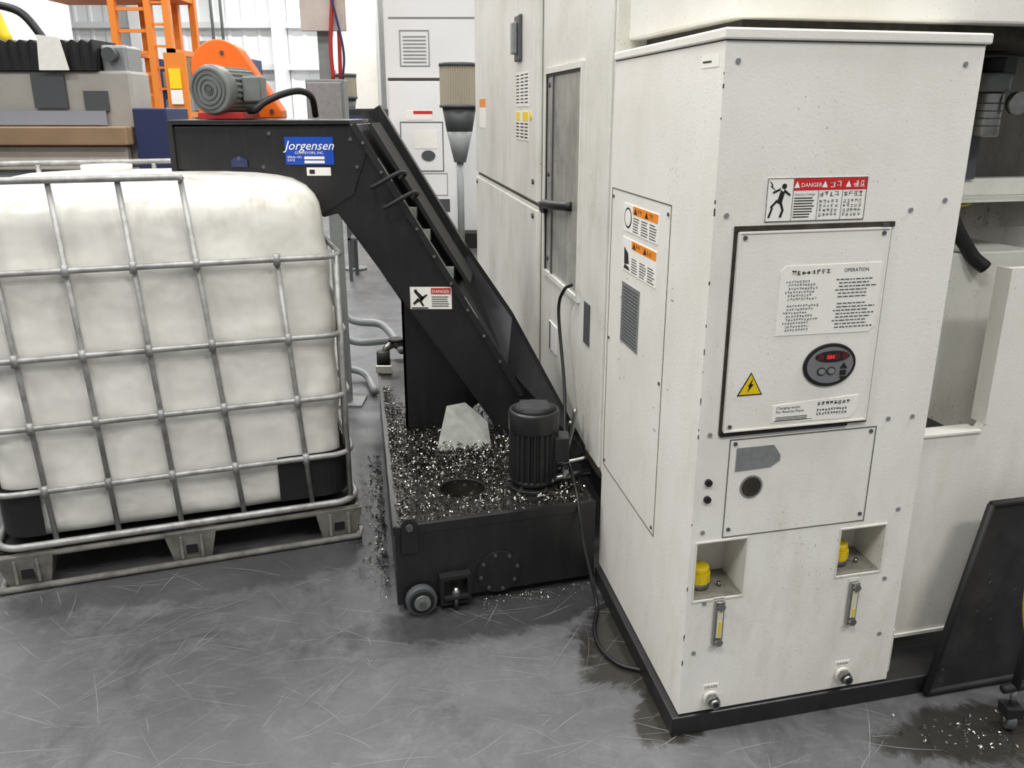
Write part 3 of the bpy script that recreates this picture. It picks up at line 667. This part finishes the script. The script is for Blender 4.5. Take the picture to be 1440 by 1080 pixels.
F.frame('recess_rim',.014,.159,.401,.573,.004,0,.003,WHITE2,cb);F.frame('recess_rim',.423,.564,.416,.562,.004,0,.003,WHITE2,cb)
for a in(.09,.484):
    F.box('gauge_plate',a-.016,a+.016,.262,.408,0,.003,WHITE2,cb)
    F.box('gauge_body',a-.013,a+.013,.272,.400,.003,.014,STEEL,cb,.002)
    F.box('gauge_glass',a-.008,a+.008,.295,.378,.014,.018,GLASSY,cb,.002)
    F.box('gauge_oil',a-.003,a+.003,.300,.345 if a<.2 else .325,.018,.0195,YEL,cb)
    for z in(.284,.389): F.ell('gauge_bolt',a,z,.011,.011,.014,.024,STEEL,cb,n=6)
for a,z in((.088,.103),(.485,.108)):
    F.box('drain_tag',a-.022,a+.022,z+.024,z+.040,0,.0015,WL,cb); F.text('drain_text','DRAIN',a,z+.0275,.012,INK,cb,.0022,'CENTER')
    cyl('drain_boss',F.p(a,z,0),F.p(a,z,.012),.022,WHITE2,cb,n=32)
    cyl('drain_nut',F.p(a,z,.012),F.p(a,z,.026),.019,STEEL,cb,n=6,smooth=False); cyl('drain_plug',F.p(a,z,.026),F.p(a,z,.038),.013,STEEL,cb); cyl('drain_bore',F.p(a,z,.038),F.p(a,z,.039),.008,INK,cb)
Lf=Face(cp(0,.82),(-Cv.x,-Cv.y))
Lf.frame('side_panel_seam',.012,.55,.45,1.375,.0025,0,.0012,SEAM,cb)
for a in(.03,.53):
    for z in(1.35,.9,.47): Lf.bolt(a,z,.005,cb,GREYD)
for z0,z1 in((1.262,1.342),(1.145,1.243)):
    Lf.box('side_label',.146,.46,z0,z1,0,.0015,WL,cb)
    Lf.box('side_label_orange',.236,.456,z1-.026,z1-.002,.0015,.002,ORL,cb)
    Lf.polys('side_tri',[[(a,z1-.023),(a+.03,z1-.023),(a+.015,z1-.005)] for a in(.245,.345)],.002,.0025,INK,cb)
    Lf.kanji('side_text',2,.28,z1-.020,.013,INK,cb,.002,.0025,1.6);Lf.kanji('side_text',2,.38,z1-.020,.013,INK,cb,.002,.0025,1.6)
    Lf.rects('side_lines',[(a,a+.062-random.random()*.02,z0+.006+j*.0075,z0+.0085+j*.0075) for j in range(6) for a in(.24,.315,.388)],.0015,.002,INK,cb)
Lf.ell('ring_outer',.19,1.302,.035,.030,.0015,.002,INK,cb); Lf.ell('ring_inner',.19,1.302,.028,.024,.002,.0025,WL,cb)
Lf.polys('hand_picto',[[(.165,1.215),(.205,1.20),(.215,1.17),(.17,1.165)],[(.175,1.165),(.215,1.160),(.225,1.152),(.165,1.152)]],.0015,.0022,INK,cb)
Lf.box('spec_plate',.156,.328,.925,1.11,0,.002,GREYP,cb)
Lf.rects('spec_lines',[(.17,.315,.935+j*.010,.939+j*.010) for j in range(17)],.002,.0025,GREYD,cb)
Lf.box('tiny_label',.69,.79,1.69,1.715,0,.001,WL,cb); Lf.box('tiny_label_line',.70,.75,1.70,1.704,.001,.0015,INK,cb)
random.seed(11)
F.rects('paint_chips',[(-.001,random.uniform(.0005,.0025),z,z+random.uniform(.003,.016)) for z in [random.uniform(.15,1.7) for _ in range(18)]],0,.0006,GRIME,cb)
Lf.rects('scuffs',[(a,a+.02*random.random()+.003,z,z+.0015) for a,z in [(random.uniform(.1,.6),random.uniform(.64,1.3)) for _ in range(14)]],0,.0006,GRIME,cb)

# ---------------------------------------------------------------- right side covers & plumbing
rc=group('coolant_side_cover')
R=Face((1.10,2.20),(.9715,.237))
R.poly('l_shaped_cover',[(.0,.10),(.9,.10),(.9,1.20),(.245,1.20),(.235,.76),(.225,.745),(.0,.735)],0,-.025,WHITE,rc)
R.box('cover_top_flange',0,.228,.737,.743,.006,-.05,WHITE,rc); R.box('cover_side_flange',.236,.243,.76,1.20,.004,-.05,WHITE,rc)
R.box('cover_bottom_edge',0,.9,.094,.104,.006,-.04,WHITE2,rc)
R.box('inner_tray',-.02,.5,.62,.66,-.04,-.55,DIRTY,rc)
R.box('inner_box',-.06,.22,.66,1.20,-.42,-.60,DIRTY,rc,.004)
R.box('inner_box_side',.22,.50,.60,1.21,-.20,-.60,WHITE2,rc,.004)
R.box('inner_liner',-.02,.24,.40,.72,-.05,-.06,GREYD,rc)
R.box('coil_opening',.02,.2,.655,.72,-.10,-.3,BLACKM,rc)
R.box('black_base',-.05,.9,.0,.10,-.10,-.6,BLACKM,rc)
R.box('cross_rail',.10,.9,1.36,1.41,-.30,-.36,WHITE2,rc,.004)
R.box('cross_rail_flange',.10,.9,1.353,1.360,-.20,-.36,WHITE2,rc)
R.box('grime_panel',-.06,.95,1.22,1.79,-.60,-.61,DIRTY,rc)
R.box('panel_rib',.36,.38,1.22,1.79,-.58,-.60,GREYD,rc)
pl=group('air_filter_regulator')
tubes('supply_hoses',[[R.p(.30,1.79,-.45),R.p(.27,1.6,-.40),R.p(.22,1.45,-.28),R.p(.21,1.32,-.22),R.p(.27,1.21,-.19),R.p(.31,1.17,-.17)]],.02,RUBBER,pl,smooth=True)
tubes('oil_hoses',[[R.p(.20,1.79,-.50),R.p(.19,1.65,-.48),R.p(.16,1.5,-.46),R.p(.17,1.32,-.42)],[R.p(.25,1.79,-.5),R.p(.235,1.65,-.48),R.p(.20,1.5,-.46),R.p(.21,1.32,-.42)]],.013,REDD,pl,smooth=True)
cyl('regulator_bowl',R.p(.30,1.53,-.25),R.p(.30,1.65,-.25),.038,STEEL,pl,bevel=.006); cyl('regulator_head',R.p(.30,1.65,-.25),R.p(.30,1.70,-.25),.05,GREYM,pl,bevel=.006)
cyl('regulator_knob',R.p(.30,1.70,-.25),R.p(.30,1.74,-.25),.03,BLACKM,pl,bevel=.004); R.box('manifold',.22,.5,1.70,1.76,-.38,-.46,GREYD,pl,.006)
cyl('gauge_round',R.p(.35,1.62,-.21),R.p(.35,1.62,-.19),.03,STEEL,pl); R.box('regulator_bracket',.27,.33,1.41,1.72,-.29,-.31,GREYD,pl)
for z in(1.56,1.58,1.60,1.62): tubes('bowl_rib',[[R.p(.30,z,-.25)+Vector((.039*math.cos(i*math.pi/12),.039*math.sin(i*math.pi/12),0)) for i in range(24)]],.002,GREYD,pl,closed=True,n=6)
tubes('thin_lines',[[R.p(.2,1.2,-.37),R.p(.26,1.30,-.37),R.p(.4,1.33,-.37)]],.005,YHOSE,pl,smooth=True)
ls=group('black_drip_panel')
a0=Vector((1.185,2.06,0.012));a1=Vector((1.335,2.16,.556)); ru=Vector((.9715,.237,0))
tubes('frame_tube',[[a0,a0.lerp(a1,.5),a1],[a1,a1+ru*.45],[a1+ru*.45,a0+ru*.60],[a0+ru*.60,a0]],.011,BLACKM,ls)
mesh('panel_sheet',[a0,a0+ru*.60,a1+ru*.45,a1,],[[0,1,2,3]],M('oily_black_panel',(32,32,33),.35,var=.6,vscale=10,vcol=(60,58,55),speck=.6,sscale=60,scol=(110,108,100)),ls,recalc=False)
tubes('hanging_hose',[[(1.47,2.10,.5),(1.42,2.06,.35),(1.44,2.04,.2),(1.5,2.0,.06)]],.012,YHOSE,ls,smooth=True)
cs=group('rolling_stand')
cyl('caster_wheel',(1.335,1.93,.030),(1.36,1.925,.030),.028,GREYD,cs,bevel=.004); cyl('caster_hub',(1.330,1.931,.030),(1.365,1.924,.030),.012,STEEL,cs)
abox('caster_fork',1.325,1.37,1.905,1.95,.045,.075,BLACKM,cs); cyl('caster_stem',(1.348,1.928,.07),(1.348,1.928,.13),.008,STEEL,cs)
tubes('stand_frame',[[(1.31,1.92,.13),(1.75,2.03,.13)],[(1.348,1.928,.13),(1.36,1.93,.40)]],.012,BLACKM,cs)
cyl('caster_wheel_far',(1.70,2.02,.030),(1.725,2.015,.030),.028,GREYD,cs)
tubes('stem_far',[[(1.712,2.018,.03),(1.712,2.018,.13)]],.008,BLACKM,cs)

# ---------------------------------------------------------------- background
bg=group('background_machining_center')
abox('tall_body',-1.50,-.10,10.75,13,.15,3.9,WHITEF,bg,.02)
abox('lower_cabinet',-1.42,-.66,10.35,10.75,.18,1.93,WHITEF,bg,.015)
abox('base',-1.40,-.15,10.45,12.9,0,.18,BLACKM,bg)
BF=Face((-1.42,10.35),(1,0))
BF.box('gap',0,.76,1.93,1.96,-.3,.002,SEAM,bg)
BF.frame('door_outline',.12,.62,.92,1.48,.01,0,.006,GREYD,bg)
BF.box('danger_label',.20,.50,1.50,1.60,0,.006,WL,bg); BF.box('danger_red',.28,.50,1.565,1.60,.006,.009,REDL,bg)
BF.ell('display',.44,1.10,.08,.06,0,.012,GREYD,bg); BF.poly('tri',[(.17,1.02),(.24,1.02),(.205,1.09)],0,.008,YEL,bg)
BF.box('sheet',.28,.55,1.18,1.38,0,.006,WL,bg)
BF.box('recess_l',.05,.2,.45,.60,0,.005,GREYD,bg);BF.box('recess_r',.52,.68,.45,.60,0,.005,GREYD,bg)
BF.frame('lower_outline',.10,.66,.64,.90,.008,0,.004,GREY,bg)
for a in(.12,.6): BF.box('gauge',a-.012,a+.012,.3,.42,0,.02,STEEL,bg)
BF.box('seam',-.02,1.2,2.62,2.64,-.41,-.395,GREY,bg)
BF.frame('vent_panel',.1,.45,2.1,2.5,.012,-.4,-.39,GREYP,bg); BF.rects('vent_slats',[(.14,.41,2.14+i*.04,2.155+i*.04) for i in range(8)],-.4,-.392,GREYP,bg)
bg2=group('background_machining_center')
abox('tall_body',-2.62,-1.75,13.5,16,.1,4.6,WHITEF,bg2,.02); abox('base',-2.55,-1.8,13.55,15.9,0,.1,BLACKM,bg2)
abox('door',-2.5,-2.0,13.48,13.5,.5,3.2,WHITE,bg2,.005); abox('sign',-2.4,-2.15,13.47,13.48,3.3,3.6,GREYP,bg2); abox('light_strip',-1.95,-1.88,13.46,13.5,.6,4.2,GREY,bg2)
bg3=group('background_machining_center')
abox('tall_body',-9.6,-7.4,13.0,15.5,.1,3.4,WHITEF,bg3,.02); abox('base',-9.5,-7.5,13.05,15.4,0,.1,BLACKM,bg3); abox('door_window',-9.2,-8.5,12.97,13.0,1.6,2.6,GREYP,bg3); abox('door_frame_blue',-8.3,-8.0,12.97,13.0,2.7,3.2,BLUEP,bg3)
def pleat(name,x,y,z0,z1,r,par):
    cyl(name,(x,y,z0),(x,y,z1),r,TAN,par,n=96,smooth=False,prof=lambda i:1 if i%2 else .92)
    cyl(name+'_cap',(x,y,z1),(x,y,z1+.03),r*1.04,GREYD,par); cyl(name+'_ring',(x,y,z0-.03),(x,y,z0),r*1.04,GREYD,par)
mf=group('mist_collector'); pleat('filter',-.53,9.0,1.66,2.02,.19,mf)
cyl('bowl',(-.53,9,1.63),(-.53,9,1.40),.17,GREYD,mf,r1=.13);cyl('hopper',(-.53,9,1.40),(-.53,9,1.1),.13,GREY,mf,r1=.06); cyl('pole',(-.53,9,0),(-.53,9,1.12),.035,GREY,mf); cyl('pole_base',(-.53,9,0),(-.53,9,.02),.15,GREY,mf)
mf=group('mist_collector'); pleat('filter',-1.66,9.0,1.74,1.92,.11,mf); cyl('bowl',(-1.66,9,1.71),(-1.66,9,1.5),.1,GREYD,mf,r1=.07); cyl('pole',(-1.66,9,0),(-1.66,9,1.5),.03,GREY,mf); cyl('pole_base',(-1.66,9,0),(-1.66,9,.02),.12,GREY,mf)
ct_=group('shop_cart'); abox('body',-1.62,-1.2,8.3,8.7,1.05,1.62,BLACKM,ct_,.01); abox('display',-1.58,-1.38,8.28,8.3,1.45,1.56,BLUEP,ct_); 
for x in(-1.6,-1.24):
    for y in(8.33,8.66): abox('leg',x,x+.03,y,y+.03,0,1.05,GREYD,ct_)
for z in(.4,.8): abox('shelf',-1.6,-1.22,8.33,8.68,z,z+.02,GREYD,ct_)
tubes('yellow_air_hose',[[(-.30,10.2,.9),(-.28,9.6,.5),(-.30,9.2,.15),(-.45,8.5,.02),(-.3,7.6,.02)]],.022,YHOSE,None,smooth=True)
tubes('coolant_hoses',[[(-.80,4.75,.03),(-.95,5.1,.05),(-1.25,4.9,.15),(-1.35,4.4,.4)],[(-.60,4.5,.35),(-.75,4.80,.42),(-1.0,4.95,.45),(-1.15,4.8,.9),(-1.15,4.5,1.2)],[(-.5,4.5,.36),(-.7,4.9,.30),(-1.0,5.1,.25),(-1.2,4.9,.5)]],.022,GHOSE,None,smooth=True)
tubes('black_cable',[[(-.45,4.45,.33),(-.55,4.42,.6),(-.75,4.44,.95),(-.88,4.46,1.48)]],.009,RUBBER,None,smooth=True)
vg=group('tank_valve_manifold')
tubes('pipes',[[tp(.05,1.9,.32),tp(.05,1.9,.40),tp(.14,1.9,.42),tp(.22,1.88,.38)]],.02,STEEL,vg,smooth=True)
cyl('valve_body',tp(.03,1.88,.309),tp(.03,1.88,.39),.035,BLACKM,vg); cyl('valve_wheel',tp(.10,1.88,.44),tp(.10,1.88,.455),.04,BLACKM,vg); cyl('valve_stem',tp(.10,1.88,.40),tp(.10,1.88,.45),.008,STEEL,vg); abox('tag',-.70,-.62,4.2,4.22,.312,.35,WL,vg)
# left background machine
lm=group('background_lathe')
BEI=M('lathe_beige',(165,160,152),.5,var=.3); BEI2=M('lathe_light_beige',(190,182,168),.5,var=.3)
abox('bed',-6.2,-2.75,6.6,7.0,0,1.20,GREY,lm,.02); abox('enclosure',-6.2,-2.80,6.65,7.0,1.20,1.88,BEI,lm,.02)
abox('window',-3.52,-3.28,6.62,6.65,1.62,1.86,WIN,lm); abox('window_right',-3.15,-2.98,6.62,6.65,1.60,1.74,GREYD,lm); abox('blue_grey_panel',-4.2,-3.0,6.60,6.62,1.50,1.60,M('blue_grey',(142,146,156),.5),lm)
abox('tan_tray',-4.3,-2.80,6.45,6.65,1.36,1.49,BROWN,lm,.01); abox('lower_cover',-4.3,-2.85,6.55,6.62,1.18,1.35,BEI2,lm,.01)
abox('blue_column',-2.78,-2.53,6.55,7.0,0,1.62,BLUEP,lm,.01)
v=[];f=[]
for i in range(30):
    x=-4.1+i*.037; h=2.09 if i%2 else 2.07
    v+=[(x,6.62,1.88),(x,6.62-(.02 if i%2 else 0),h),(x,7.0,h),(x,7.0,1.88)]
for i in range(29): f+= [[4*i,4*i+4,4*i+5,4*i+1],[4*i+1,4*i+5,4*i+6,4*i+2],[4*i+2,4*i+6,4*i+7,4*i+3]]
f+=[[0,1,2,3],[116,117,118,119]]
mesh('bellows_cover',v,f,BLACKM,lm,recalc=False)
mesh('cloth',[(-3.42,6.57,1.88),(-3.20,6.57,1.88),(-3.24,6.57,2.10),(-3.40,6.57,2.12)],[[0,1,2,3]],WL,lm,recalc=False)
abox('grey_head',-3.02,-2.83,6.7,6.98,1.86,2.06,GREYP,lm,.02); cyl('head_cylinder',(-2.93,6.70,1.99),(-2.93,6.62,1.99),.05,GREYD,lm)
tubes('overhead_yellow_pipe',[[(-3.95,6.9,2.9),(-3.92,6.9,2.5),(-3.80,6.9,2.08)]],.05,YELL,lm,smooth=True)
tubes('black_conduit',[[(-3.8,6.8,2.35),(-3.6,6.8,2.28),(-3.45,6.8,2.08)]],.03,RUBBER,lm,smooth=True)
ot=group('orange_safety_tower')
for x in(-3.75,-3.42,-3.25):
    for y in(8.6,9.3): abox('post',x,x+.06,y,y+.07,0,4.2,ORANGE2,ot)
for i in range(20):
    z=.4+i*.19; abox('rung',-3.70,-3.4,8.62,8.65,z,z+.03,ORANGE2,ot)
    abox('mesh_rung',-3.38,-3.2,8.62,8.64,z+.06,z+.08,ORANGE2,ot)
    if i%3==0: abox('side_rail',-3.75,-3.69,8.6,9.35,z,z+.05,ORANGE2,ot); abox('side_rail',-3.25,-3.19,8.6,9.35,z,z+.05,ORANGE2,ot)
abox('lower_guard',-3.28,-3.08,8.58,8.62,1.3,2.12,ORANGE2,ot); abox('sign',-3.24,-3.13,8.56,8.58,1.80,1.98,YELL,ot); abox('sign2',-3.24,-3.13,8.56,8.58,1.66,1.79,WL,ot)
abox('upper_platform',-4.5,-3.2,8.6,9.4,2.62,2.67,ORANGE2,ot)
for i in range(9): abox('guard_bar',-4.4+i*.08,-4.385+i*.08,8.6,8.62,2.67,3.6,ORANGE2,ot)
for i in range(7): abox('guard_rail',-4.5,-3.7,8.6,8.63,2.72+i*.1,2.735+i*.1,ORANGE2,ot)
sh=group('storage_shelf')
for z in(.5,1.3,2.0): abox('deck',-9.0,-5.3,18.4,19.2,z,z+.06,BLUEP,sh)
for x in(-9,-7.2,-5.36): abox('upright',x,x+.08,18.4,19.2,0,2.6,BLUEP,sh)
for i in range(9):
    x=-8.8+i*.39; abox('carton',x,x+.3,18.5,19.0,1.36,1.36+random.uniform(.2,.5),random.choice([BROWN,WHITEF,GREY]),sh)
    abox('carton',x,x+.3,18.5,19.0,2.06,2.06+random.uniform(.2,.6),random.choice([BROWN,WHITEF,GREYP]),sh)
wg=group('wall_electrical_panel'); abox('box',-6.6,-6.0,19.3,19.5,2.2,3.0,GREYP,wg); abox('cover',-6.55,-6.05,19.27,19.3,2.25,2.95,GREY,wg)
tubes('conduit',[[(-6.3,19.4,3.0),(-6.3,19.4,6.5)],[(-6.1,19.4,3.0),(-6.1,19.4,6.5)]],.03,GREY,wg)

# ---------------------------------------------------------------- lights
def area(name,x,y,z,sx,sy,p,rot=(0,0,0),col=(1,.99,.97)):
    l=D.lights.new(name,'AREA'); l.shape='RECTANGLE'; l.size=sx;l.size_y=sy;l.energy=p;l.color=col
    o=D.objects.new(name,l); o.location=(x,y,z); o.rotation_euler=rot; COL.objects.link(o)
for x in(-4.5,-.8,3.0):
    for y in(-1.5,2.0,6.5,12,17):
        area('ceiling_light',x,y,5.6,1.8,.6,145 if y<10 else 250)
w=D.worlds.new('shop_ambient'); SC.world=w; w.use_nodes=True; bgd=w.node_tree.nodes['Background']; bgd.inputs[0].default_value=(.95,.97,1,1); bgd.inputs[1].default_value=.32
cam=D.cameras.new('camera'); cam.lens=30; cam.sensor_width=36; cam.clip_end=100
co=D.objects.new('camera',cam); co.location=(0,0,1.6); co.rotation_euler=(math.radians(90-17.75),0,0); COL.objects.link(co); SC.camera=co
SC.view_settings.view_transform='Standard'
